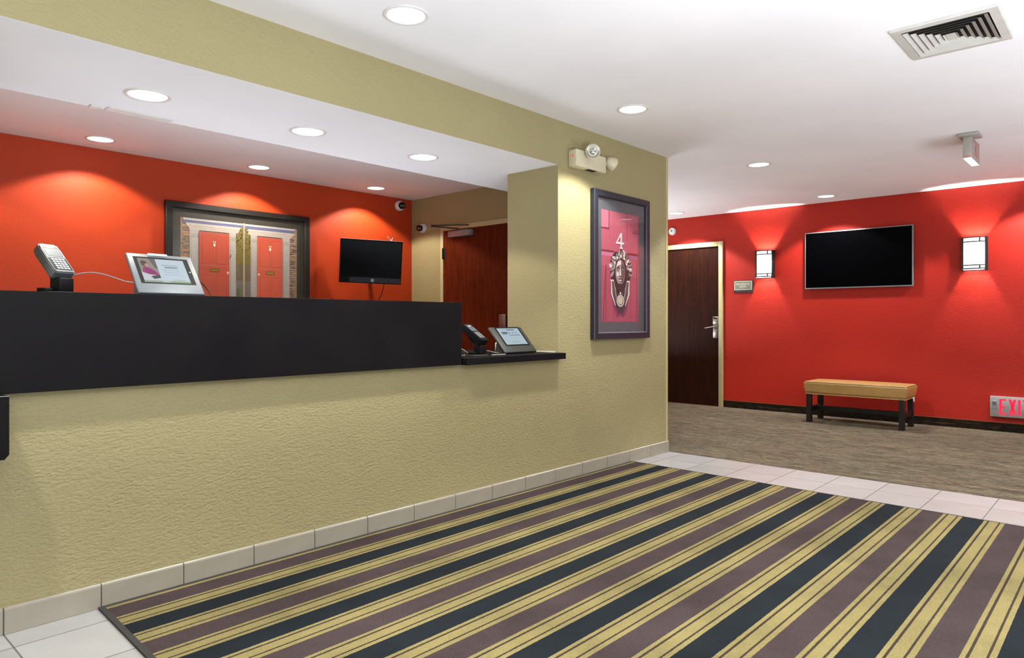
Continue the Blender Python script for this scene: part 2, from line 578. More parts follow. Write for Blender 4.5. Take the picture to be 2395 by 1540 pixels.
# ---------------------------------------------------------------- door behind the counter
d2 = thing('door_2', 'reddish brown wooden door with closer arm behind the counter', 'door', (XE, 5.0, 0), None, 'structure')
xw = XE-0.0003
b = MB()
b.box(XE-0.014, xw, 5.474, 5.520, 0, 2.090, 0, 0.003)
b.box(XE-0.014, xw, 4.500, 4.546, 0, 2.090, 0, 0.003)
b.box(XE-0.014, xw, 4.540, 5.480, 2.040, 2.090, 0, 0.003)
b.build('door_frame', M_FRAMEPAINT, d2)
b = MB(); b.box(XE-0.010, xw, 4.550, 5.470, 0.006, 2.036, 0, 0.001, 1)
b.build('door_panel', M_WOODRED, d2)
for z in (1.80, 1.02, 0.22):
    t = MB(); t.lathe([(0.009, -0.058), (0.009, 0.058)], (XE-0.018, 5.473, z), (0, 0, 1), 12)
    t.box(XE-0.013, XE-0.009, 5.437, 5.473, z-0.058, z+0.058)
    t.build('hinge', M_BRONZE, d2)
t = MB()
t.box(XE-0.062, XE-0.0104, 5.045, 5.350, 1.958, 2.022, 0, 0.006)
t.lathe([(0.030, 0), (0.033, 0.01), (0.030, 0.034), (0.02, 0.04)], (XE-0.036, 5.047, 1.990), (0, -1, 0), 20)
cl = t.build('door_closer', M_SILVER, d2)
t = MB()
t.tube([(XE-0.036, 5.21, 2.022), (XE-0.036, 5.21, 2.040), (XE-0.21, 5.43, 2.068)], 0.007, 8)
t.tube([(XE-0.21, 5.43, 2.058), (XE-0.21, 5.43, 2.084)], 0.009, 8)
t.tube([(XE-0.21, 5.43, 2.076), (XE-0.03, 5.10, 2.070), (XE-0.014, 5.08, 2.070)], 0.006, 8)
t.build('closer_arm', M_BRONZE, cl)
t = MB()
t.box(XE-0.028, XE-0.0104, 4.563, 4.650, 0.900, 1.155, 0, 0.005)
t.build('door_lock', M_STEEL, d2)

# ================================================================== RECEPTION COUNTER
YFS, ZT = 2.885, 1.195
b = MB()
cnt = thing('reception_counter', 'long reception counter top with tall black front panel', 'counter', (1.6, 3.1, 0.838))
t = MB(); t.box(-1.6, 2.744, YFS, YW-0.0004, 0.838, ZT, 0, 0.0015, 1)
t.build('front_panel', M_LAM, cnt)
t = MB(); t.box(XJL+0.0005, 2.744, YW, 3.42, ZT-0.044, ZT, 0, 0.0015, 1)
t.build('counter_top', M_LAM, cnt)
sh = thing('counter_shelf', 'lower black counter shelf at the right end of the reception counter', 'counter', (3.2, 3.2, 0.834))
t = MB()
t.box(2.746, XJ-0.0005, YW+0.0005, 3.75, 0.8345, 0.875, 0, 0.0012, 1)
t.box(2.768, 3.690, 2.866, YW-0.0005, 0.8345, 0.875, 0, 0.0012, 1)
t.build('shelf_top', M_LAM, sh)
t = MB(); t.box(XJ-0.004, XJ-0.0005, YW+0.02, YJ, 0.875, 0.884); t.build('caulk_strip', M_TRIMWHITE, sh)

lb = thing('wall_ledge', 'thick black ledge box on the counter wall at the far left edge', 'ledge', (0.4, 2.86, 0.62))
t = MB()
t.extr([(-0.9, 2.80, 0.838), (0.583, 2.80, 0.838), (0.583, 2.80, 0.643), (0.570, 2.80, 0.627), (-0.9, 2.80, 0.627)], (0, YFS-2.80+0.041, 0))
t.build('ledge_body', M_LAM, lb)
t = MB(); t.box(-0.9, 0.583, 2.798, 2.803, 0.8375, 0.8392); t.build('edge_highlight', M_SILVER, lb)  # pale strip stands in for the highlight along the top edge

# ================================================================== RUG
rug = thing('striped_rug', 'large entrance rug striped in brown, navy and tan on the floor', 'rug', (2.7, 1.2, 0))
def rugpoly(i):
    k = 0.030
    y1, y0 = 2.913-i, -0.55+i
    fx0 = lambda y: 0.884-(2.914-y)*0.047+i
    fx1 = lambda y: 4.578-(2.914-y)*0.030-i
    return [(fx0(y0), y0), (fx1(y0), y0), (fx1(y1), y1), (fx0(y1), y1)]
t = MB()
t.extr([(x, y, 0.0004) for x, y in rugpoly(0.012)], (0, 0, 0.0085))
t.build('pile', M_RUG, rug)
t = MB()
oo, ii = rugpoly(0.0), rugpoly(0.020)
ii[1] = (ii[1][0]+0.013, ii[1][1]); ii[2] = (ii[2][0]+0.013, ii[2][1])
for k in range(4):
    j = (k+1) % 4
    t.extr([(*oo[k], 0.0003), (*oo[j], 0.0003), (*ii[j], 0.0003), (*ii[k], 0.0003)], (0, 0, 0.0092 if k != 1 else 0.0088))
t.build('rubber_border', M_RUBBER, rug)

# ================================================================== CEILING FIXTURES
def make_downlight(kind):
    d = thing('downlight', '', 'light', (0, 0, 0))
    t = MB()
    t.lathe([(0.084, -0.0002), (0.101, -0.0002), (0.101, -0.003), (0.097, -0.006), (0.088, -0.006), (0.084, -0.003), (0.084, -0.0002)], n=40, cap=False)
    t.build('trim_ring', M_TRIMWHITE, d)
    t = MB()
    t.lathe([(0.0845, -0.0004), (0.0845, -0.0016)], n=40)
    t.build('lens', M_LENS, d)
    return d
def lamp(d, energy, col, half, blend, soft=0.05):
    ld = bpy.data.lights.new('bulb', 'SPOT')
    ld.energy = energy; ld.color = col
    ld.spot_size = half*2; ld.spot_blend = blend
    ld.shadow_soft_size = soft
    lo = bpy.data.objects.new('bulb', ld); C.objects.link(lo)
    lo.parent = d
    lo.location = (0, 0, -0.02)
lobby = [
 ((1.962, 2.42), 'round downlight in lobby ceiling, nearest and largest beside the olive beam'),
 ((3.81, 2.418), 'round downlight in lobby ceiling in front of the column'),
 ((5.90, 2.466), 'round downlight in lobby ceiling just past the column corner'),
 ((7.888, 2.55), 'small round downlight in lobby ceiling above the big television'),
 ((7.869, 4.352), 'round downlight above the walnut door, partly behind the column corner'),
 ((7.888, 0.70), None), ((0.06, 2.42), None), ((1.962, -0.2), None), ((3.81, -0.2), None), ((5.90, 0.10), None),  # entries without a label are unseen, there only to light the room
 ((0.06, -0.2), None), ((1.962, -2.2), None), ((3.81, -2.2), None), ((5.90, -2.2), None),
]
soff = [
 ((1.254, 3.446), 'large round downlight in the soffit, leftmost of the front row over the counter'),
 ((2.095, 3.445), 'round downlight in the soffit, middle of the front row over the counter'),
 ((2.923, 3.433), 'round downlight in the soffit, rightmost of the front row near the column'),
]
back = [
 ((1.737, 5.676), 'small round downlight by the red wall, left one of the back row'),
 ((2.984, 5.692), 'small round downlight by the red wall, above the framed doors picture'),
 ((4.244, 5.715), 'small round downlight by the red wall, above the wall monitor'),
 ((0.50, 5.66), None),
]
proto = None
for lst, z, e, col, half, bl in ((lobby, ZC, LOBBY_W, LOBBY_COL, HALF, 0.20), (soff, ZS-0.0005, SOFFIT_W, ALCOVE_COL, math.radians(57), 0.18), (back, ZB, BACK_W, ALCOVE_COL, math.radians(62), 0.16)):
    for (x, y), lab in lst:
        lab = lab or 'unseen round white downlight outside the picture, there to light the room'
        if proto is None:
            proto = make_downlight(0); proto.location = (x, y, z); d = proto
            tag(d, lab, None, 'recessed ceiling downlights')
        else:
            d = dup(proto, (x, y, z), lab, 0, 'recessed ceiling downlights')
        # the copied prototype has no lamp yet when copied: lamps come below
        d['watts'] = e; d['lamp'] = (col[0], col[1], col[2], half, bl)
for d in [o for o in C.objects if o.name.startswith('downlight')]:
    c = d['lamp']
    lamp(d, d['watts'], (c[0], c[1], c[2]), c[3], c[4])
    del d['watts']; del d['lamp']

# air diffuser: nested square louvres
vx, vy = 3.828, 0.668
vt = thing('ceiling_vent', 'white square louvred air vent in the lobby ceiling', 'vent', (vx, vy, ZC))
hx, hy = 0.236, 0.213
def ring(mb, ox, oy, oz, ix, iy, iz, th=0.0012, m=0):
    for sgn in (0, 1):
        z = -th*sgn
        O = [(vx-ox, vy-oy, ZC+oz+z), (vx+ox, vy-oy, ZC+oz+z), (vx+ox, vy+oy, ZC+oz+z), (vx-ox, vy+oy, ZC+oz+z)]
        I = [(vx-ix, vy-iy, ZC+iz+z), (vx+ix, vy-iy, ZC+iz+z), (vx+ix, vy+iy, ZC+iz+z), (vx-ix, vy+iy, ZC+iz+z)]
        mb.add(O+I, [[i, (i+1) % 4, 4+(i+1) % 4, 4+i] for i in range(4)], m)
t = MB()
ring(t, hx, hy, -0.0004, hx-0.004, hy-0.004, -0.010)
ring(t, hx-0.004, hy-0.004, -0.010, hx-0.040, hy-0.040, -0.012)
ring(t, hx-0.040, hy-0.040, -0.012, hx-0.044, hy-0.044, -0.001)
t.build('vent_frame', M_VENT, vt)
t = MB(); t.box(vx-hx+0.044, vx+hx-0.044, vy-hy+0.044, vy+hy-0.044, ZC-0.0016, ZC-0.0004); t.build('dark_throat', M_BLACK, vt)
for k in range(6):
    ox, oy = hx-0.046-k*0.0285, hy-0.046-k*0.0275
    if oy < 0.015: break
    t = MB()
    ring(t, ox, oy, -0.0145, ox-0.019, oy-0.018, -0.0030)
    t.build('louvre', M_VENT, vt)
t = MB(); t.box(vx-0.045, vx+0.045, vy-0.02, vy+0.02, ZC-0.0145, ZC-0.0125); t.build('centre_plate', M_VENT, vt)

# slot diffuser at the edge of the soffit
sd = thing('slot_vent', 'narrow white slot vent at the back edge of the counter soffit', 'vent', (1.3, 3.80, ZS))
t = MB(); t.box(1.19, 1.50, 3.772, 3.836, ZS-0.006, ZS-0.0008, 0, 0.001, 1); t.build('cover_plate', M_TRIMWHITE, sd)
t = MB(); t.box(1.12, 1.165, 3.790, 3.836, ZS-0.009, ZS-0.0008, 0, 0.001, 1); t.build('end_clip', M_TRIMWHITE, sd)

# exit sign hanging from the ceiling, seen on its edge
es = thing('ceiling_exit_sign', 'grey exit sign hung under the ceiling, seen almost edge-on', 'sign', (6.08, 0.94, ZC))
t = MB(); t.box(5.90, 6.07, 0.865, 0.995, ZC-0.022, ZC-0.0004, 0, 0.006); t.build('canopy', M_SIGNGREY, es)
t = MB(); t.box(5.93, 6.265, 0.912, 0.966, 2.272, ZC-0.022, 0, 0.004); sgb = t.build('sign_body', M_SIGNGREY, es)
t = MB(); t.box(5.935, 6.26, 0.916, 0.962, 2.2685, 2.272); t.build('lamp_strip', M_LED, es)
t = MB(); t.box(5.928, 5.931, 0.925, 0.940, 2.278, 2.286); t.build('pilot_lamp', M_PILOT, es)

def exit_letters(mb, tf, x0, x1, h0, h1, d, st):
    """E X I T as solid strokes; tf maps (a, z, depth) to 3D; a runs left to right"""
    W = x1-x0
    def bar(pts):
        P = [Vector(tf(a, z, 0)) for a, z in pts]
        mb.extr(P, Vector(tf(0, 0, d))-Vector(tf(0, 0, 0)))
    H = h1-h0
    def box(a0, a1, z0, z1): bar([(a0, z0), (a1, z0), (a1, z1), (a0, z1)])
    e1 = x0+0.23*W
    box(x0, x0+st, h0, h1)
    for z0, z1 in ((h0, h0+0.10*H), (h0+0.45*H, h0+0.55*H), (h1-0.10*H, h1)):
        box(x0+st, e1 if z0 != h0+0.45*H else e1-0.03*W, z0, z1)
    a0, a1 = x0+0.31*W, x0+0.57*W
    s2 = st*1.05
    bar([(a0, h0), (a0+s2, h0), (a1, h1), (a1-s2, h1)])
    bar([(a1-s2, h0), (a1, h0), (a0+s2, h1), (a0, h1)])
    c = x0+0.665*W
    box(c-st/2, c+st/2, h0, h1)
    c = x0+0.885*W
    box(c-st/2, c+st/2, h0, h1-0.10*H)
    box(x0+0.77*W, x1, h1-0.10*H, h1)
t = MB()
exit_letters(t, lambda a, z, d: (a, 0.912-d, z), 5.965, 6.235, 2.30, 2.415, 0.0012, 0.022)
t.build('exit_letters', plain('faded_red', 'B2706A', 0.5), sgb)

# low-level exit sign on the red wall
le = thing('low_exit_sign', 'grey box exit sign with red letters low on the red wall, cut by the frame', 'sign', (XR, 0.93, 0.145))
t = MB(); t.box(XR-0.048, XR-0.0003, 0.74, 1.116, 0.147, 0.347, 0, 0.004); lbx = t.build('sign_box', M_ALU, le)
t = MB(); exit_letters(t, lambda a, z, d: (XR-0.048-d, -a, z), -1.040, -0.800, 0.172, 0.325, 0.0012, 0.022)
t.build('exit_letters', M_EXITRED, lbx)
t = MB(); t.box(XR-0.052, XR-0.048, 1.060, 1.100, 0.222, 0.302, 0, 0.002, 1)
sw = t.build('test_switch', M_SILVER, lbx)
t = MB(); t.box(XR-0.0545, XR-0.052, 1.066, 1.094, 0.262, 0.296, 0, 0.001, 1); t.build('plunger', M_GREYMET, lbx)

# ================================================================== RED WALL
tv = thing('television', 'large flat television with thin silver bezel on the red wall', 'television', (XR, 2.345, 1.457))
t = MB(); t.box(XR-0.03, XR-0.0004, 2.0, 2.69, 1.55, 2.0); t.build('wall_bracket', M_BLACK, tv)
t = MB(); t.box(XR-0.046, XR-0.016, 1.788, 2.903, 1.458, 2.109, 0, 0.003); t.build('bezel', M_SILVER, tv)
t = MB(); t.box(XR-0.048, XR-0.0455, 1.799, 2.892, 1.472, 2.099); t.build('screen', M_BLACKGLOSS, tv)

def make_sconce():
    s = thing('wall_sconce', '', 'sconce', (0, 0, 0), 'lit wall sconces')
    W, H, D = 0.108, 0.165, 0.095            # half width, half height, depth; wall at x = 0, faces -x
    def arc(k, n=14, w=W-0.019, dd=D):
        y = -w+2*w*k/n
        u = y/w
        return (-(0.045+(dd-0.045)*math.sqrt(max(0.0, 1-0.82*u*u))), y)
    t = MB(); t.box(-0.012, -0.0004, -W, W, -H, H, 0, 0.002, 1); t.build('back_plate', M_BRONZE, s)
    n = 14
    def band(z0, z1, k0, k1, off, m, mb, th=0.004):
        for k in range(k0, k1):
            (xa, ya), (xb, yb) = arc(k), arc(k+1)
            P = [(xa-off, ya, z0), (xb-off, yb, z0), (xb-off, yb, z1), (xa-off, ya, z1)]
            mb.extr(P, (th, 0, 0), m)
    t = MB(); band(-0.116, 0.116, 0, n, 0.0, 0, t, 0.003); t.build('shade', M_SHADE, s)
    t = MB(); band(-0.150, -0.120, 0, n, 0.0, 0, t, 0.003); t.build('shade_end', M_SHADE2, s); t = MB(); band(0.120, 0.160, 0, n, 0.0, 0, t, 0.003); t.build('shade_end', M_SHADE2, s)
    t = MB()
    for z in (0.158, 0.114, -0.120, -0.154):
        t = MB(); band(z-0.002, z+0.008, 0, n, 0.005, 0, t, 0.008); t.build('cross_band', M_BRONZE, s)
    for z0, z1 in ((0.118, 0.160), (-0.150, -0.116)):
        (xa, ya) = arc(3)
        t = MB(); t.box(xa-0.006, xa+0.004, ya-0.005, ya+0.005, z0, z1); t.build('upright_bar', M_BRONZE, s)
    for sy in (-1, 1):
        t = MB()
        t.extr([(-0.0005, sy*W, -H), (-0.0005, sy*W, H), (-0.075, sy*W, H), (-0.064, sy*W, H*0.3), (-0.064, sy*W, -H*0.3), (-0.075, sy*W, -H)], (0, -sy*0.017, 0))
        t.build('side_rail', M_BRONZE, s)
    t = MB(); t.box(-0.090, -0.080, -W+0.02, W-0.02, -0.1655, -0.158); t.build('base_lip', M_LED, s)
    return s
s1 = make_sconce()
s1.location = (XR, 3.377, 1.776)
tag(s1, 'lit curved sconce between the room plaque and the television')
s2 = dup(s1, (XR, 1.245, 1.765), 'lit curved sconce to the right of the television above the low exit sign')
for s in (s1, s2):
    ld = bpy.data.lights.new('bulb', 'POINT'); ld.energy = SCONCE_W; ld.color = (1.0, 0.97, 0.92); ld.shadow_soft_size = 0.022
    lo = bpy.data.objects.new('bulb', ld); C.objects.link(lo); lo.parent = s; lo.location = (-0.052, 0, 0.02)

pl = thing('door_plaque', 'small grey MECHANICAL ROOM plaque beside the walnut door', 'sign', (XR, 3.663, 1.44))
t = MB(); t.box(XR-0.010, XR-0.0003, 3.540, 3.788, 1.442, 1.592, 0, 0.002, 1); t.build('plaque_base', M_PLAQUEDK, pl)
t = MB(); t.box(XR-0.012, XR-0.010, 3.552, 3.778, 1.474, 1.584); t.build('plaque_border', M_PLAQUELN, pl)
t = MB(); t.box(XR-0.0127, XR-0.012, 3.559, 3.771, 1.480, 1.578); t.build('plaque_face', M_PLAQUE, pl)
text('lettering', 'MECHANICAL', 0.030, (XR-0.0132, 3.665, 1.545), (PI/2, 0, -PI/2), M_PLAQUELN, pl, 0.0004, sx=0.95)
text('lettering', 'ROOM', 0.030, (XR-0.0132, 3.665, 1.514), (PI/2, 0, -PI/2), M_PLAQUELN, pl, 0.0004, sx=0.95)

sdv = thing('smoke_detector', 'small round white detector high on red wall, half behind the column corner', 'detector', (XR, 4.645, 2.285))
t = MB(); t.lathe([(0.05, 0.0003), (0.05, 0.018), (0.042, 0.030), (0.02, 0.034)], (XR, 4.645, 2.285), (-1, 0, 0), 28); t.build('housing', M_WHITEPL, sdv)
t = MB(); t.lathe([(0.012, 0.0338), (0.010, 0.037)], (XR, 4.645, 2.290), (-1, 0, 0), 14); t.build('sensor', M_GREYMET, sdv)

# ================================================================== BENCH
bn = thing('bench', 'tan leather upholstered bench with black wooden legs against the red wall', 'bench', (7.89, 2.215, 0))
BX0, BX1, BY0, BY1 = 7.66, 8.10, 1.712, 2.715
bm = bmesh.new(); bmesh.ops.create_cube(bm, size=1.0)
bmesh.ops.subdivide_edges(bm, edges=list(bm.edges), cuts=5, use_grid_fill=True)
for v in bm.verts:
    x, y, z = v.co.x*2, v.co.y*2, v.co.z*2
    bul = 1+0.012*(1-z*z)
    hx_, hy_ = (BX1-BX0)/2, (BY1-BY0)/2
    px_, py_ = x*hx_, y*hy_
    dx, dy = hx_*(1-abs(x)), hy_*(1-abs(y))
    tpr = 0.018*(0.5-z/2)
    crown = 0.012*(1-x*x)*(1-y**6) if z > 0.99 else 0
    v.co = Vector(((BX0+BX1)/2+math.copysign(max(0, abs(px_)-tpr*abs(x)), px_)*bul, (BY0+BY1)/2+math.copysign(max(0, abs(py_)-tpr*abs(y)), py_)*bul, 0.372+z*0.068+crown))
ed = [e for e in bm.edges if e.is_manifold and e.calc_face_angle(0) > 0.8]
bmesh.ops.bevel(bm, geom=ed, offset=0.026, segments=5, affect='EDGES', profile=0.5)
t = MB(); t.addbm(bm, 0, None, True); seat = t.build('seat', M_LEATHER, bn)
def rrect(x0, x1, y0, y1, r, z, n=6):
    P = []
    for cx, cy, a0 in ((x1-r, y1-r, 0), (x0+r, y1-r, 90), (x0+r, y0+r, 180), (x1-r, y0+r, 270)):
        for i in range(n+1):
            a = math.radians(a0+90*i/n); P.append((cx+r*math.cos(a), cy+r*math.sin(a), z))
    return P
t = MB(); t.tube(rrect(BX0+0.006, BX1-0.006, BY0+0.006, BY1-0.006, 0.03, 0.4325), 0.0034, 8, 0, True); t.build('top_piping', M_PIPING, seat)
t = MB(); t.tube(rrect(BX0+0.020, BX1-0.020, BY0+0.020, BY1-0.020, 0.02, 0.306), 0.0045, 8, 0, True); t.build('bottom_piping', M_PIPE2, seat)
legm = None
for x in (7.675, 8.03):
    for y in (1.742, 2.637):
        t = MB(); t.box(x, x+0.05, y, y+0.05, 0.0004, 0.306, 0, 0.002, 1); t.build('leg', M_BLACKWOOD, bn)
for y in (1.752, 2.647):
    t = MB(); t.box(7.725, 8.03, y, y+0.03, 0.115, 0.165, 0, 0.002, 1); t.build('stretcher', M_BLACKWOOD, bn)
t = MB(); t.box(7.872, 7.902, 1.782, 2.647, 0.115, 0.165, 0, 0.002, 1); t.build('stretcher', M_BLACKWOOD, bn)
t = MB(); t.add([(7.95, 1.727, 0.312), (8.02, 1.727, 0.312), (8.02, 1.724, 0.268), (7.97, 1.722, 0.262)], [[0, 1, 2, 3]])
t.extr([(7.95, 1.728, 0.312), (8.02, 1.728, 0.312), (8.02, 1.725, 0.268), (7.97, 1.723, 0.262)], (0, 0.001, 0)); tg = t.build('care_tag', M_WHITEPL, bn); tg['label'] = 'white care tag under the seat'

# ================================================================== EMERGENCY LIGHT ON THE COLUMN
em = thing('emergency_light', 'ivory emergency light with two round heads above the framed knocker picture', 'light', (3.97, YW, 2.15))
t = MB()
t.box(3.79, 4.145, 2.852, YW-0.0004, 2.150, 2.268, 0, 0.010, 3)
eb = t.build('housing', M_IVORY, em)
t = MB(); t.box(3.94, 4.04, 2.86, 2.90, 2.1485, 2.1505); t.build('slot', M_BLACK, eb)
t = MB(); t.lathe([(0.008, 0), (0.006, 0.004)], (3.790, 2.885, 2.222), (-1, 0, 0), 12); t.build('pilot_lamp', M_PILOT, eb)
def head(c, ax, shellmat, lens):
    t = MB()
    t.lathe([(0.012, -0.062), (0.028, -0.056), (0.042, -0.035), (0.050, -0.008), (0.052, 0.004), (0.048, 0.010)], c, ax, 28)
    h = t.build('lamp_head', shellmat, em)
    A = Vector(ax).normalized()
    t = MB(); t.lathe([(0.047, 0.008), (0.044, 0.013), (0.036, 0.0135), (0.034, 0.009), (0.026, 0.009), (0.018, 0.014), (0.004, 0.016)], c, ax, 28)
    t.build('lens', M_CLEAR, h)
    return h
head((3.905, 2.800, 2.258), (-0.72, -0.66, -0.12), M_IVORY, True)
head((4.222, 2.850, 2.228), (0.72, -0.25, -0.30), M_IVORY, True)
t = MB(); t.tube([(3.93, 2.850, 2.248), (3.945, 2.835, 2.262), (3.935, 2.826, 2.264)], 0.010, 8); t.build('swivel', M_IVORY, em)
t = MB(); t.tube([(4.14, 2.880, 2.225), (4.165, 2.870, 2.228), (4.185, 2.862, 2.235)], 0.010, 8)
t.build('swivel', M_IVORY, em)

# ================================================================== CCTV DOMES
def dome(loc, base_dir, eye_dir, label, r=0.056):
    d = thing('security_camera', label, 'camera', loc, 'dome security cameras')
    A = Vector(base_dir).normalized()
    t = MB()
    t.lathe([(r, 0.0004), (r, 0.020), (r*0.96, 0.034), (r*0.84, 0.046), (r*0.6, 0.055), (r*0.1, 0.060)], loc, A, 28); t.build('housing', M_WHITEPL, d)
    E_ = Vector(eye_dir).normalized()
    c = Vector(loc)+A*0.030+E_*0.020
    prof = [(r*0.70*math.cos(a), 0.026+r*0.40*math.sin(a)) for a in [PI/2*i/8 for i in range(8)]]
    t = MB(); t.lathe([(r*0.70, 0.004)]+prof, c, E_, 24)
    h = t.build('dark_dome', M_DARKDOME, d)
    t = MB(); t.lathe([(r*0.20, 0.020+r*0.40), (r*0.18, 0.029+r*0.40), (r*0.10, 0.030+r*0.40)], c+Vector((0.004, -0.004, -0.006)), E_, 16); t.build('lens_ring', M_STEEL, d)
dome((4.768, YB, 2.345), (0, -1, 0), (-0.25, -0.95, -0.08), 'white dome camera on the red wall in the ceiling corner')
dome((XE, 5.805, 2.100), (-1, 0, 0), (-0.95, -0.30, -0.12), 'white dome camera on the olive end wall left of the door', 0.050)

# ================================================================== MONITOR ON AN ARM BEHIND THE COUNTER
mo = thing('wall_monitor', 'black monitor with rounded logo tilted out from the red back wall', 'monitor', (4.2, 5.75, 1.47))
Lp, Rp = Vector((3.945, 5.905, 0)), Vector((4.462, 5.572, 0))
ux = (Rp-Lp).normalized(); mw_ = (Rp-Lp).length
nrm = Vector((ux.y, -ux.x, 0))            # towards the counter
tilt = math.radians(9)
uz = (Vector((0, 0, 1))*math.cos(tilt)+nrm*math.sin(tilt)).normalized()
nn = ux.cross(uz).normalized()
if nn.dot(nrm) < 0: nn = -nn
roll = math.radians(1.8)
ux, uz = ux*math.cos(roll)-uz*math.sin(roll), uz*math.cos(roll)+ux*math.sin(roll)
mid = (Lp+Rp)/2; mid.z = 1.684
MX = Matrix(((ux.x, uz.x, nn.x, mid.x), (ux.y, uz.y, nn.y, mid.y), (ux.z, uz.z, nn.z, mid.z), (0, 0, 0, 1)))
hw, hh = mw_/2, 0.219
t = MB(); t.box(-hw, hw, -hh, hh, -0.035, 0, 0, 0.004, 2, MX); mc = t.build('casing', M_BLACK, mo)
t = MB(); t.box(-hw+0.014, hw-0.014, -hh+0.066, hh-0.016, 0.0002, 0.0010, 0, 0, 1, MX); t.build('screen', M_BLACKGLOSS, mc)
t = MB(); t.box(-hw+0.10, hw-0.006, -hh+0.008, -hh+0.060, 0.0002, 0.0012, 0, 0, 1, MX); t.build('lower_panel', plain('slate_plastic', '19181C', 0.35, spec=0.2), mc)
t = MB(); t.lathe([(0.017, 0.0012), (0.016, 0.0022)], (0, 0, 0), (0, 0, 1), 20)
t.v = [tuple(MX @ (Vector(p)+Vector((0.02, -hh+0.032, 0)))) for p in t.v]
t.extr([MX @ Vector(p) for p in ((0.018, -hh+0.050, 0.0012), (0.026, -hh+0.058, 0.0012), (0.023, -hh+0.049, 0.0012))], nn*0.001); t.build('logo', plain('mauve_silver', '8D8196', 0.4), mc)
t = MB(); t.box(-hw, hw, hh-0.0005, hh+0.0015, -0.03, -0.002, 0, 0, 1, MX); t.build('top_edge', M_SILVER, mc)
bc = MX @ Vector((0, 0, -0.035))
t = MB(); t.box(-0.06, 0.06, -0.06, 0.06, -0.06, -0.035, 0, 0.003, 1, MX)
t.tube([MX @ Vector((0, 0, -0.055)), (bc.x+0.13, 5.90, 1.66), (bc.x+0.14, YB-0.01, 1.66)], 0.022, 10)
t.box(bc.x+0.09, bc.x+0.19, YB-0.014, YB-0.0004, 1.56, 1.76)
t.build('arm', M_BLACK, mo)
q = MX @ Vector((hw-0.11, hh, -0.02))
t = MB(); t.tube([q, q+Vector((0.004, 0, 0.02)), q+Vector((0.010, 0, 0.030)), q+Vector((0.018, 0.004, 0.024))], 0.003, 6)
t.tube([q+Vector((-0.03, 0.02, 0.022)), q+Vector((-0.022, 0.02, 0.034)), q+Vector((-0.036, 0.02, 0.046))], 0.003, 6)
t.tube([q+Vector((-0.022, 0.02, 0.034)), q+Vector((0, 0.01, 0.004)), q], 0.002, 6)
cc = t.build('cable_clip', M_WHITEPL, mo)
q2 = MX @ Vector((hw-0.16, -hh, -0.03))
t = MB(); t.tube([q2+Vector((0, 0, 0.02)), q2+Vector((0, 0.05, -0.10)), q2+Vector((-0.01, 0.20, -0.30)), (q2.x-0.01, YB-0.006, 0.9)], 0.004, 6); t.build('power_cord', M_BLACK, mo)

# ================================================================== PICTURE OF TWO RED DOORS
def frame_mesh(x0, x1, z0, z1, fw, yf, yb, lip=0.006):
    """mitred frame facing -y"""
    t = MB()
    O0 = [(x0, z0), (x1, z0), (x1, z1), (x0, z1)]
    I0 = [(x0+fw, z0+fw), (x1-fw, z0+fw), (x1-fw, z1-fw), (x0+fw, z1-fw)]
    ins = lambda d: [(x0+d, z0+d), (x1-d, z0+d), (x1-d, z1-d), (x0+d, z1-d)]
    layers = [(ins(0), yb), (ins(0), yf+0.006), (ins(0.006), yf), (ins(fw-0.008), yf), (ins(fw), yf+0.010), (ins(fw), yb)]
    vs, fs = [], []
    for P, y in layers:
        vs += [(a, y, c) for a, c in P]
    L = len(layers)
    for j in range(L):
        k = (j+1) % L
        for i in range(4):
            fs.append([j*4+i, j*4+(i+1) % 4, k*4+(i+1) % 4, k*4+i])
    t.add(vs, fs)
    return t
pa = thing('framed_picture', 'wide framed picture of two red town doors on the red back wall', 'picture', (2.98, YB, 1.10), 'framed door pictures')
yf = YB-0.045
frame_mesh(2.312, 3.650, 1.075, 2.092, 0.056, yf, YB-0.0004).build('frame', M_FRAMEBR, pa)
t = MB(); t.box(2.366, 3.596, YB-0.020, YB-0.004, 1.129, 2.038); t.build('mount_board', M_MATBR, pa)
P = Print((0, YB-0.0205, 0), (1, 0, 0), (0, 0, 1), (0, -1, 0))
X0, X1, Z0, Z1 = 2.437, 3.520, 1.20, 1.965
brick_a, brick_b, stone = ink('8F7862'), ink('785C45'), ink('B8ADA1')
P.rect(X0, X1, Z0, Z1, brick_a)
rnd = random.Random(3)
P.k += 1
for side in ((X0, X0+0.075), (X1-0.078, X1)):
    z = Z0+0.01
    while z < Z1-0.05:
        a = side[0]+rnd.uniform(0, 0.03)
        P.rect(a, min(side[1], a+rnd.uniform(0.02, 0.06)), z, z+0.010, rnd.choice([brick_b, ink('B59A7E'), ink('7D6A58'), ink('C08A5E')]), True)
        z += 0.019
P.rect(X0+0.02, X1-0.02, Z1-0.018, Z1-0.001, ink('B4AEB0'))
P.rect(X0+0.02, X1-0.03, Z1-0.043, Z1-0.020, ink('66688A'))
P.rect(X0+0.045, 2.985, 1.902, Z1-0.040, stone)
P.rect(2.995, X1-0.025, 1.902, Z1-0.044, ink('B3A698'))
for (a0, a1) in ((2.478, 2.975), (3.0, 3.486)):
    P.poly([(a0, 1.920), (a1, 1.920), (a1-0.035, 1.868), (a0+0.035, 1.868)], ink('BDB2A6'))
    P.rect(a0+0.02, a1-0.02, 1.898, 1.903, ink('A09284'))
    P.rect(a0+0.03, a1-0.03, 1.882, 1.886, ink('A5988A'))
for (a0, a1) in ((2.511, 2.589), (2.854, 2.917), (3.055, 3.117), (3.366, 3.443)):
    P.rect(a0, a1, Z0, 1.872, ink('B0A9A1'))
    P.rect(a0+0.008, a0+0.013, Z0, 1.82, ink('98918A'))
    P.rect(a0-0.004, a1+0.004, 1.800, 1.835, ink('A49C93'))
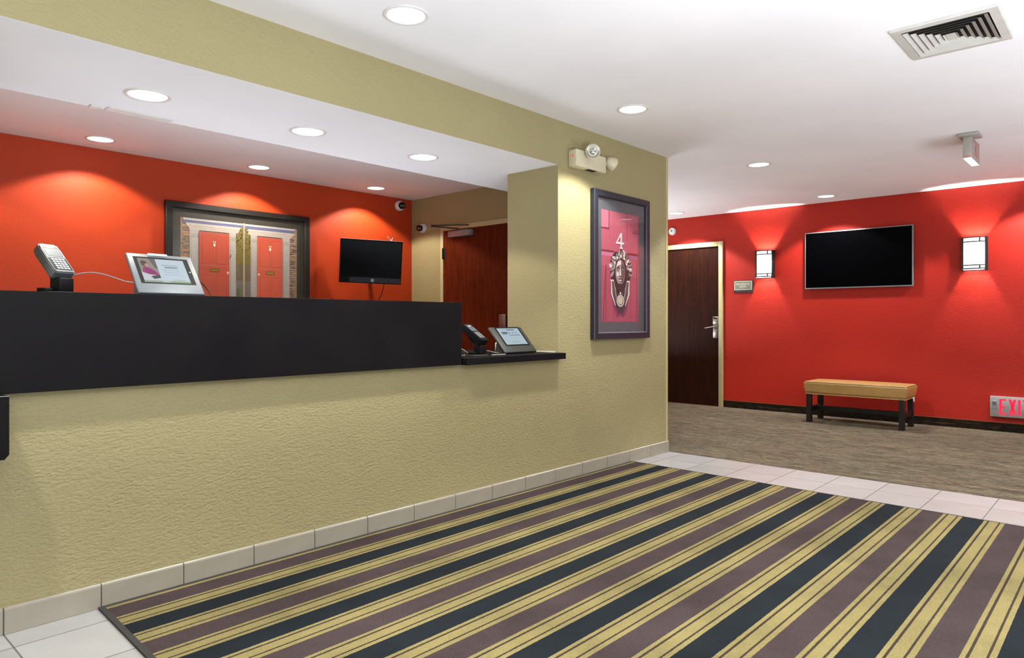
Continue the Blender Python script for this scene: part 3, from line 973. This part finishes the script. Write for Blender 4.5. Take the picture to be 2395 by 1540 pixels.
# passage with tree between the doors
P.rect(2.917, 3.055, Z0, 1.872, ink('6E6048'))
P.rect(2.917, 3.055, Z0, 1.45, ink('77706A'))
P.poly([(2.917, 1.80), (2.93, 1.86), (2.96, 1.92), (3.01, 1.915), (3.045, 1.85), (3.055, 1.78), (3.055, 1.60), (2.917, 1.60)], ink('77682E'))
for i in range(110):
    a, c = rnd.uniform(2.922, 3.05), 1.93-abs(rnd.gauss(0, 0.13))
    if c > 1.855 and not 2.95 < a < 3.03: c -= 0.07
    P.ell(a, c, 0.004, 0.008, rnd.choice([ink('8E8A3A'), ink('5C5426'), ink('6E7A34'), ink('9A7A3A'), ink('4A4222')]), rnd.uniform(-0.8, 0.8), 7, i % 12 != 0)
P.poly([(2.979, Z0), (3.000, Z0), (2.997, 1.70), (2.999, 1.968), (2.983, 1.968), (2.981, 1.70)], ink('A89A7E'))
for i in range(9):
    a = 2.945+rnd.uniform(-0.025, 0.025)
    P.poly([(2.943, Z0+0.005), (2.949, Z0+0.005), (a+0.006, Z0+0.17+rnd.uniform(0, .03)), (a, Z0+0.17)], ink(rnd.choice(['7C8452', '5D6B3A'])), i > 0)
for (a0, a1, knob) in ((2.589, 2.854, 1), (3.117, 3.366, -1)):
    P.rect(a0, a1, Z0, 1.858, ink('B8503A'))
    m_ = (a0+a1)/2
    for (b0, b1) in ((a0+0.025, m_-0.014), (m_+0.014, a1-0.025)):
        for (c0, c1) in ((1.585, 1.83), (1.24, 1.49)):
            P.rect(b0, b1, c0, c1, ink('A24028'))
            P.rect(b0+0.004, b1-0.002, c0+0.004, c1-0.003, ink('BC5038'))
    P.rect(a0+0.01, a1-0.01, 1.570, 1.574, ink('C86A52'))
    P.rect(m_-0.042, m_+0.042, 1.515, 1.547, ink('6A4A14'))
    P.rect(m_-0.036, m_+0.036, 1.522, 1.540, ink('8E6A22'))
    P.ell(m_, 1.752, 0.010, 0.016, ink('E6D7B0'))
    P.ell(m_-0.009, 1.778, 0.005, 0.006, ink('E6D7B0')); P.ell(m_+0.009, 1.778, 0.005, 0.006, ink('E6D7B0'), 0, 12, True)
    kx = a1-0.013 if knob > 0 else a0+0.013
    P.ell(kx, 1.515, 0.010, 0.012, ink('E0A890'))
P.rect(2.863, 2.870, 1.655, 1.680, ink('4A4440'))
P.build('print', pa)

# ================================================================== PICTURE OF THE KNOCKER
pb = thing('framed_picture', 'tall framed picture of a pink door numbered 4 with bronze knocker', 'picture', (4.43, YW, 0.955), 'framed door pictures')
frame_mesh(4.051, 4.803, 0.956, 2.040, 0.052, YW-0.040, YW-0.0004).build('frame', M_FRAME, pb)
t = MB(); t.box(4.100, 4.754, YW-0.016, YW-0.003, 1.005, 1.991); t.build('mount_board', M_MAT, pb)
P = Print((0, YW-0.0164, 0), (1, 0, 0), (0, 0, 1), (0, -1, 0))
X0, X1, Z0, Z1 = 4.166, 4.660, 1.083, 1.905
pk = ink('A8525F')
P.rect(X0, X1, Z0, Z1, pk)
P.poly([(X0, 1.50), (X1, 1.42), (X1, Z0), (X0, Z0)], ink('9F4858'))
dkp, ltp = ink('6C2635'), ink('BC7A86')
# panel mouldings
P.rect(X0, X0+0.098, 1.765, Z1, ink('B4626F')); P.rect(X0, X0+0.098, 1.765, 1.777, dkp); P.rect(X0+0.093, X0+0.101, 1.765, Z1, dkp)
P.rect(X0, X0+0.085, 1.785, 1.789, ltp)
P.rect(X0+0.168, X0+0.172, 1.70, Z1, dkp); P.rect(X0+0.173, X0+0.177, 1.70, Z1, ltp)
P.rect(X0+0.335, X0+0.355, 1.70, Z1, ink('A83A58')); P.rect(X0+0.356, X0+0.360, 1.70, Z1, ltp)
P.rect(X1-0.075, X1, 1.765, 1.772, dkp); P.rect(X1-0.070, X1, 1.782, 1.786, dkp)
P.rect(X0, X0+0.165, 1.598, 1.612, dkp); P.rect(X0, X0+0.16, 1.570, 1.598, ink('B56A7E'))
P.rect(X1-0.15, X1, 1.592, 1.610, dkp); P.rect(X1-0.145, X1, 1.560, 1.592, ink('8E5A70'))
P.rect(X0+0.158, X0+0.166, Z0, 1.598, ink('A83A58'))
P.rect(X0+0.055, X0+0.060, Z0, 1.50, dkp); P.poly([(X0+0.02, Z0), (X0+0.026, Z0), (X0+0.058, 1.5), (X0+0.052, 1.5)], dkp)
P.rect(X1-0.11, X1-0.10, Z0, 1.56, ink('A83A58')); P.rect(X1-0.022, X1-0.016, Z0, 1.56, dkp)
# numeral 4
num, nsh = ink('C9C0BC'), ink('7A3344')
for off, m_ in ((0.006, nsh), (0.0, num)):
    a = 4.405+off; c = -off
    P.poly([(a+0.010, 1.752+c), (a+0.030, 1.752+c), (a+0.030, 1.640+c), (a+0.010, 1.640+c)], m_)
    P.poly([(a+0.010, 1.752+c), (a+0.024, 1.742+c), (a-0.030, 1.683+c), (a-0.050, 1.676+c)], m_, True)
    P.rect(a-0.050, a+0.058, 1.668+c, 1.684+c, m_, True)
    P.rect(a-0.004, a+0.044, 1.634+c, 1.643+c, m_, True)
# shadow below the knocker
P.poly([(4.300, 1.30), (4.530, 1.30), (4.505, 1.17), (4.455, 1.115), (4.415, 1.130), (4.370, 1.115), (4.320, 1.19)], ink('7A3450'))
P.poly([(4.325, 1.32), (4.505, 1.32), (4.480, 1.19), (4.440, 1.135), (4.415, 1.150), (4.385, 1.135), (4.345, 1.20)], ink('3B3036'))
br_d, br_m, br_l, br_h = ink('2A2A2C', 0.4), ink('55524F', 0.4), ink('8B8680', 0.4), ink('D0CAC0', 0.4)
# backplate and hair
P.poly([(4.275, 1.50), (4.290, 1.56), (4.340, 1.605), (4.420, 1.610), (4.500, 1.600), (4.550, 1.555), (4.568, 1.49), (4.545, 1.40), (4.510, 1.33), (4.490, 1.27), (4.340, 1.27), (4.315, 1.34), (4.285, 1.42)], br_d)
for i in range(34):
    an = PI*(-0.10+1.2*i/33)
    rr = rnd.uniform(0.88, 1.05)
    a, c = 4.418+0.132*math.cos(an)*rr, 1.475+0.125*math.sin(an)*rr
    P.ell(a, c, 0.030, 0.014, (br_m, br_l, br_d, br_l, br_h)[i % 5], an+rnd.uniform(-0.7, 0.7), 9, i % 6 != 0)
for i in range(16):
    an = PI*(0.05+0.9*i/15)
    P.ell(4.415+0.088*math.cos(an), 1.482+0.095*math.sin(an), 0.024, 0.011, (br_l, br_m, br_h)[i % 3], an+PI/2, 9, i > 0)
# face
P.ell(4.408, 1.455, 0.064, 0.095, br_l, 0, 26)
P.poly([(4.425, 1.545), (4.462, 1.51), (4.471, 1.45), (4.455, 1.395), (4.425, 1.362), (4.418, 1.40), (4.424, 1.45), (4.420, 1.50)], br_m)
P.poly([(4.352, 1.49), (4.375, 1.535), (4.415, 1.545), (4.420, 1.515), (4.375, 1.505)], br_h)
for q in (4.380, 4.440):
    P.ell(q, 1.482, 0.021, 0.013, br_d, 0.1 if q < 4.4 else -0.1, 14, q > 4.4)
for q in (4.380, 4.440):
    P.ell(q, 1.479, 0.012, 0.006, br_l, 0, 12, q > 4.4)
    P.poly([(q-0.022, 1.497), (q, 1.505), (q+0.022, 1.497), (q, 1.500)], br_d, True)
P.poly([(4.405, 1.490), (4.413, 1.490), (4.421, 1.438), (4.408, 1.430), (4.396, 1.437)], br_h)
P.poly([(4.413, 1.490), (4.419, 1.485), (4.430, 1.437), (4.421, 1.436)], br_d)
P.ell(4.372, 1.440, 0.015, 0.018, br_h, 0.3)
P.ell(4.409, 1.424, 0.012, 0.004, br_d)
P.ell(4.409, 1.404, 0.022, 0.005, br_d); P.ell(4.409, 1.395, 0.015, 0.005, br_h); P.ell(4.409, 1.386, 0.014, 0.003, br_d)
P.ell(4.409, 1.372, 0.013, 0.008, br_l)
P.poly([(4.335, 1.37), (4.480, 1.37), (4.455, 1.29), (4.365, 1.29)], br_d)
# ear drops and garlands of the ring
for sx in (-1, 1):
    c0 = 4.408
    P.rect(min(c0+sx*0.088, c0+sx*0.130), max(c0+sx*0.088, c0+sx*0.130), 1.385, 1.396, br_h)
    for k in range(4):
        o = 0.125-0.016*k
        P.poly([(c0+sx*o, 1.385), (c0+sx*(o-0.011), 1.385), (c0+sx*(o-0.020-0.010*k), 1.29), (c0+sx*(0.062-0.010*k), 1.205+0.018*k), (c0+sx*(0.070-0.010*k), 1.205+0.018*k), (c0+sx*(o-0.002-0.010*k), 1.29)], (br_h, br_m, br_l, br_d)[k])
    P.poly([(c0+sx*0.080, 1.35), (c0+sx*0.072, 1.35), (c0+sx*0.030, 1.290), (c0, 1.275), (c0, 1.283), (c0+sx*0.036, 1.298)], br_l)
P.ell(4.408, 1.240, 0.058, 0.050, br_m, 0, 28); P.ell(4.408, 1.241, 0.050, 0.043, br_h, 0, 28); P.ell(4.408, 1.241, 0.042, 0.036, br_m, 0, 28); P.ell(4.406, 1.243, 0.036, 0.031, ink('B7AD96', 0.4), 0, 24)
P.ell(4.408, 1.298, 0.010, 0.010, br_h)
P.build('print', pb)
g = NT('picture_glass')
g.t.nodes.remove(g.b)
tr = g.n('ShaderNodeBsdfTransparent'); gl = g.n('ShaderNodeBsdfGlossy'); gl.inputs['Roughness'].default_value = 0.02
lw = g.n('ShaderNodeLayerWeight'); lw.inputs[0].default_value = 0.5
fr = g.n('ShaderNodeMath', operation='MULTIPLY_ADD')
fr.inputs[1].default_value = 0.75; fr.inputs[2].default_value = 0.045
g.l(g.math('POWER', lw.outputs['Facing'], 4.0), fr.inputs[0])
mx = g.n('ShaderNodeMixShader')
g.l(fr.outputs[0], mx.inputs[0]); g.l(tr.outputs[0], mx.inputs[1]); g.l(gl.outputs[0], mx.inputs[2])
g.l(mx.outputs[0], g.t.nodes['Material Output'].inputs[0])
t = MB(); t.add([(4.1025, YW-0.026, 1.0075), (4.7515, YW-0.026, 1.0075), (4.7515, YW-0.026, 1.9885), (4.1025, YW-0.026, 1.9885)], [[0, 1, 2, 3]])
t.build('glass', g.m, pb)
t = MB(); t.add([(2.368, YB-0.030, 1.131), (3.594, YB-0.030, 1.131), (3.594, YB-0.030, 2.036), (2.368, YB-0.030, 2.036)], [[0, 1, 2, 3]])
t.build('glass', g.m, pa)

# ================================================================== TABLETS AND CARD TERMINALS
def kiosk(label, bl, br, top, mat, scr, screen_fn, zt, th=0.016):
    """tilted tablet enclosure: bottom edge bl-br, 'top' is where bl's edge ends; scr = frame window in 0..1"""
    bl, br, top = Vector(bl), Vector(br), Vector(top)
    k = thing('tablet_stand', label, 'tablet', ((bl.x+br.x)/2, (bl.y+br.y)/2+0.05, zt), 'check-in tablets')
    ux = (br-bl); W = ux.length; ux.normalize()
    uy = (top-bl); H = uy.length; uy.normalize()
    n = ux.cross(uy).normalized()
    if n.y > 0: n = -n
    MXk = Matrix(((ux.x, uy.x, n.x, bl.x), (ux.y, uy.y, n.y, bl.y), (ux.z, uy.z, n.z, bl.z), (0, 0, 0, 1)))
    t = MB(); t.box(0, W, 0, H, -th, 0, 0, 0.0065, 3, MXk)
    e = t.build('enclosure', mat, k)
    a0, a1, b0, b1 = scr
    t = MB(); t.box(W*a0, W*a1, H*b0, H*b1, -0.0005, 0.0006, 0, 0, 1, MXk); t.build('bezel', M_BLACK, k)
    # foot: wedge under the enclosure
    p0 = MXk @ Vector((0.02, 0.0, -th)); p1 = MXk @ Vector((W-0.02, 0.0, -th)); q0 = MXk @ Vector((0.02, H*0.55, -th)); q1 = MXk @ Vector((W-0.02, H*0.55, -th))
    t = MB()
    A = [Vector((p0.x, p0.y, zt+0.0004)), Vector((p1.x, p1.y, zt+0.0004)), Vector((q1.x, q1.y+0.02, zt+0.0004)), Vector((q0.x, q0.y+0.02, zt+0.0004))]
    Bt = [p0, p1, q1, q0]
    t.add(A+Bt, [[0, 1, 2, 3], [4, 5, 6, 7], [0, 1, 5, 4], [1, 2, 6, 5], [2, 3, 7, 6], [3, 0, 4, 7]])
    t.build('foot', mat, k)
    P = Print(bl+n*0.0008, ux*W, uy*H, n, 0.0002)
    screen_fn(P)
    P.build('screen', k)
    return k, e, MXk, W, H

def scr_left(P):
    a0, a1, b0, b1 = 0.138, 0.834, 0.262, 0.862
    P.rect(a0, a1, b0, b1, px('CFDFEA'))
    P.rect(a0, a1, b0, b0+0.045, px('9DB392')); P.rect(0.40, 0.53, b0+0.004, b0+0.035, px('C9D8CC'))
    P.rect(a0, 0.397, b0+0.045, b1, px('9C9288'))
    P.poly([(a0, b0+0.045), (0.397, b0+0.045), (0.397, 0.43), (a0, 0.52)], px('D3D8E0'))
    P.poly([(0.30, b1), (0.397, b1), (0.397, 0.60), (0.36, 0.62)], px('6F6966'))
    P.poly([(0.155, 0.50), (0.175, 0.62), (0.235, 0.645), (0.30, 0.60), (0.375, 0.50), (0.37, 0.44), (0.26, 0.45)], px('A83A80'))
    for i in range(4):
        P.poly([(0.19+0.04*i, 0.61-0.02*i), (0.205+0.04*i, 0.61-0.02*i), (0.245+0.03*i, 0.47), (0.23+0.03*i, 0.47)], px('7C2F62'), i > 0)
    P.ell(0.215, 0.715, 0.047, 0.075, px('6B5648')); P.ell(0.242, 0.680, 0.028, 0.050, px('C79C88'))
    P.ell(0.205, 0.750, 0.042, 0.045, px('5C4A3E'))
    P.poly([(0.25, 0.40), (0.385, 0.45), (0.395, 0.37), (0.29, 0.335)], px('4A4A52'))
    P.rect(0.46, 0.72, 0.690, 0.705, px('8FA2AE')); P.rect(0.50, 0.70, 0.630, 0.655, px('70838F'))
    for i, (q, r) in enumerate(((0.455, 0.72), (0.47, 0.70), (0.45, 0.745))):
        P.rect(q, r, 0.565-0.055*i, 0.573-0.055*i, px('A2B4BF'))
    P.rect(0.56, 0.76, b0+0.052, b0+0.062, px('93A18C'))
    P.ell(0.873, 0.545, 0.012, 0.018, px('FFFFFF', 0.9))
    P.rect(0.316, 0.607, 0.94, 0.987, ink('E6E8EA'))
ang = 0.0
kl, ke, KM, KW, KH = kiosk('grey tablet stand showing a welcome page on the tall counter', (1.0755, 3.05, 1.207), (1.361, 3.075, 1.207), (1.0755, 3.207, 1.384), M_GREYMET, (0.085, 0.912, 0.236, 0.905), scr_left, ZT)

def scr_right(P):
    P.rect(0.185, 0.855, 0.29, 0.935, px('B9CDDA'))
    s = lambda a, b: (a, b)
    P.rect(0.46, 0.70, 0.842, 0.895, px('7C8EA6')); P.rect(0.30, 0.42, 0.855, 0.885, px('9FB3C2'))
    P.rect(0.26, 0.44, 0.700, 0.790, px('5F7484'))
    for a in (0.48, 0.58, 0.69):
        P.rect(a, a+0.035, 0.715, 0.775, px('7F93A4'), a > 0.5)
    P.rect(0.27, 0.34, 0.640, 0.655, px('93A8B6')); P.rect(0.45, 0.78, 0.630, 0.665, px('8498A8'))
    P.rect(0.40, 0.62, 0.385, 0.400, px('88A0A4'))
kr, _, _, _, _ = kiosk('dark grey tablet stand on the lower black counter shelf', (3.224, 2.985, 0.8885), (3.562, 3.010, 0.8885), (3.224, 3.136, 1.050), M_DARKMET, (0.14, 0.90, 0.24, 0.985), scr_right, 0.875)

def terminal(label, base, sc, shell, keymat, dirz, scrhex, tilt_deg=48, hl=0.072):
    """card terminal on a swivel stand; local frame: x right, y back, z up; base on the counter"""
    k = thing('card_terminal', label, 'card terminal', base, 'card payment terminals')
    B = Matrix.Translation(base) @ Matrix.Rotation(dirz, 4, 'Z') @ Matrix.Diagonal((sc, sc, sc, 1))
    t = MB(); t.lathe([(0.060, 0.0004), (0.060, 0.004), (0.055, 0.007)], (0, 0, 0), (0, 0, 1), 28)
    t.v = [tuple(B @ Vector(p)) for p in t.v]; t.build('base_plate', M_DARKMET, k)
    t = MB()
    t.box(-0.050, -0.010, -0.010, 0.030, 0.007, 0.020, 0, 0.003, 2, B)
    t.box(-0.010, 0.046, -0.030, 0.020, 0.007, 0.058, 0, 0.006, 3, B)
    t.build('swivel_block', M_BLACK, k)
    t = MB()
    t.extr([B @ Vector(p) for p in ((-0.004, 0.014, 0.045), (0.036, 0.014, 0.045), (0.036, 0.074, 0.128), (-0.010, 0.074, 0.128))], (B.to_3x3() @ Vector((0, 0.006, 0.006))))
    t.build('stand_arm', M_DARKMET, k)
    # handset, tilted back
    T = B @ Matrix.Translation((0.018, 0.035, 0.117)) @ Matrix.Rotation(math.radians(tilt_deg), 4, 'X')
    hw_ = 0.041
    t = MB()
    out = [(-hw_*0.88, -hl), (hw_*0.88, -hl), (hw_, -hl+0.014), (hw_, hl-0.030), (hw_*0.72, hl), (-hw_*0.72, hl), (-hw_, hl-0.030), (-hw_, -hl+0.014)]
    bm = bmesh.new()
    lo_ = [bm.verts.new((a, b_, -0.018)) for a, b_ in out]; hi_ = [bm.verts.new((a, b_, 0.018)) for a, b_ in out]
    bm.faces.new(lo_[::-1]); bm.faces.new(hi_)
    for i in range(8): bm.faces.new((lo_[i], lo_[(i+1) % 8], hi_[(i+1) % 8], hi_[i]))
    bmesh.ops.bevel(bm, geom=list(bm.edges), offset=0.004, segments=2, affect='EDGES')
    t.addbm(bm, 0, T, True)
    h = t.build('handset', shell, k)
    t = MB(); t.box(-0.034, 0.034, 0.000, hl-0.010, 0.0178, 0.0196, 0, 0.0008, 1, T); t.build('face_plate', M_SILVER if shell is not M_BLACK else M_BLACK, h)
    t = MB(); t.box(-0.031, 0.031, 0.003, hl-0.014, 0.0195, 0.0199, 0, 0, 1, T); t.build('display_surround', M_PLAQUEDK, h)
    t = MB(); t.box(-0.027, 0.027, 0.008, 0.043, 0.0196, 0.0202, 0, 0, 1, T); t.build('display', px(scrhex, 0.55), h)
    t = MB(); t.box(-0.014, 0.014, 0.048, 0.056, 0.0196, 0.0202, 0, 0, 1, T); t.build('badge', M_WHITEPL, h)
    t = MB(); t.box(-0.033, 0.033, -hl+0.014, -0.004, 0.0178, 0.0188, 0, 0, 1, T); t.build('keypad', M_BLACK, h)
    for r in range(5):
        for c in range(3 if shell is M_BLACK else 4):
            n = 3 if shell is M_BLACK else 4
            wk = 0.052/n
            x = -0.026+wk*c
            y = -0.009-0.0108*r
            t = MB(); t.box(x+0.0016, x+wk-0.0016, y-0.0036, y+0.0036, 0.0188, 0.0206, 0, 0.0008, 1, T); t.build('key', keymat, h)
    return k, B, T
k1, B1, T1 = terminal('silver card terminal on a swivel stand, left end of the tall counter', (0.800, 3.12, ZT), 1.10, plain('gunmetal_plastic', '55595A', 0.4, 0.2), M_WHITEPL, math.radians(24), 'B9CBD0')
k2, B2, T2 = terminal('black card terminal on a swivel stand on the lower shelf', (3.02, 3.035, 0.875), 1.12, M_BLACK, M_SILVER, math.radians(12), '9FB4BE', 35, 0.080)

cb = MB()
P0 = T1 @ Vector((0.036, -0.064, -0.004))
P3 = KM @ Vector((0.0, 0.07, -0.014))
pts = []
for i in range(17):
    u = i/16
    p = P0.lerp(P3, u); p.z += 0.030*math.sin(PI*min(1, u*1.15))*(1-u*0.6)
    pts.append(p)
cb.tube(pts, 0.0026, 8)
tag(cb.build('terminal_cable', plain('grey_cable', '6B6B6B', 0.35)), 'thin grey cable arching from the silver card terminal to the left tablet', 'cable')
cb = MB()
E0 = KM @ Vector((KW, KH*0.42, -0.012))
cb.tube([E0, E0+Vector((0.014, -0.01, -0.015)), E0+Vector((0.032, -0.03, -0.045)), E0+Vector((0.036, -0.05, -0.072)), E0+Vector((0.020, -0.055, -0.0765))], 0.0025, 8)
tag(cb.build('tablet_cable', M_BLACK), 'short black cable looping from the right side of the left tablet', 'cable')
dk = thing('white_dock', 'small white charging block behind the dark tablet on the lower shelf', 'charger', (3.47, 3.25, 0.875))
t = MB(); t.extr([(3.445, 3.24, 0.8754), (3.510, 3.24, 0.8754), (3.472, 3.24, 0.936), (3.466, 3.24, 0.942), (3.452, 3.24, 0.942), (3.445, 3.24, 0.935)], (0, 0.05, 0)); t.build('body', M_WHITEPL, dk)
t = MB(); t.box(3.452, 3.4555, 3.2375, 3.24, 0.885, 0.930); t.build('slot', M_BLACK, dk)
def shelf_cable(name, label, pts, mat, r=0.0026):
    t = MB(); t.tube(pts, r, 8); tag(t.build(name, mat), label, 'cable', 'cables on the lower shelf')
M_PALECORD = plain('pale_cord', 'B9ADA0', 0.4)
shelf_cable('shelf_cable', 'pale cord rising behind the black card terminal to the counter end', [(2.780, 3.16, 1.000), (2.84, 3.13, 0.975), (2.91, 3.11, 0.940), (2.975, 3.10, 0.905), (2.99, 3.09, 0.893)], M_PALECORD)
shelf_cable('shelf_cable', 'pale cord lying on the shelf between black terminal and counter end', [(2.755, 3.10, 0.8782), (2.83, 3.12, 0.8782), (2.90, 3.11, 0.8782), (2.965, 3.085, 0.8782)], M_PALECORD)
shelf_cable('shelf_cable', 'thin pale cord from the black card terminal towards the dark tablet', [(3.10, 3.03, 0.905), (3.15, 3.05, 0.897), (3.20, 3.06, 0.888), (3.245, 3.06, 0.8835)], M_PALECORD)
shelf_cable('shelf_cable', 'short pale cord lying flat before the left foot of the dark tablet', [(3.10, 2.99, 0.8782), (3.16, 2.985, 0.8782), (3.222, 2.985, 0.8782)], M_PALECORD)

sp = thing('wall_plate', 'small pale plate on the left jamb above the counter, at the picture edge', 'plate', (XJL, 2.96, 1.31))
t = MB(); t.box(XJL+0.0004, XJL+0.009, 2.93, 3.02, 1.312, 1.384, 0, 0.003, 2); t.build('plate_body', M_WHITEPL, sp)
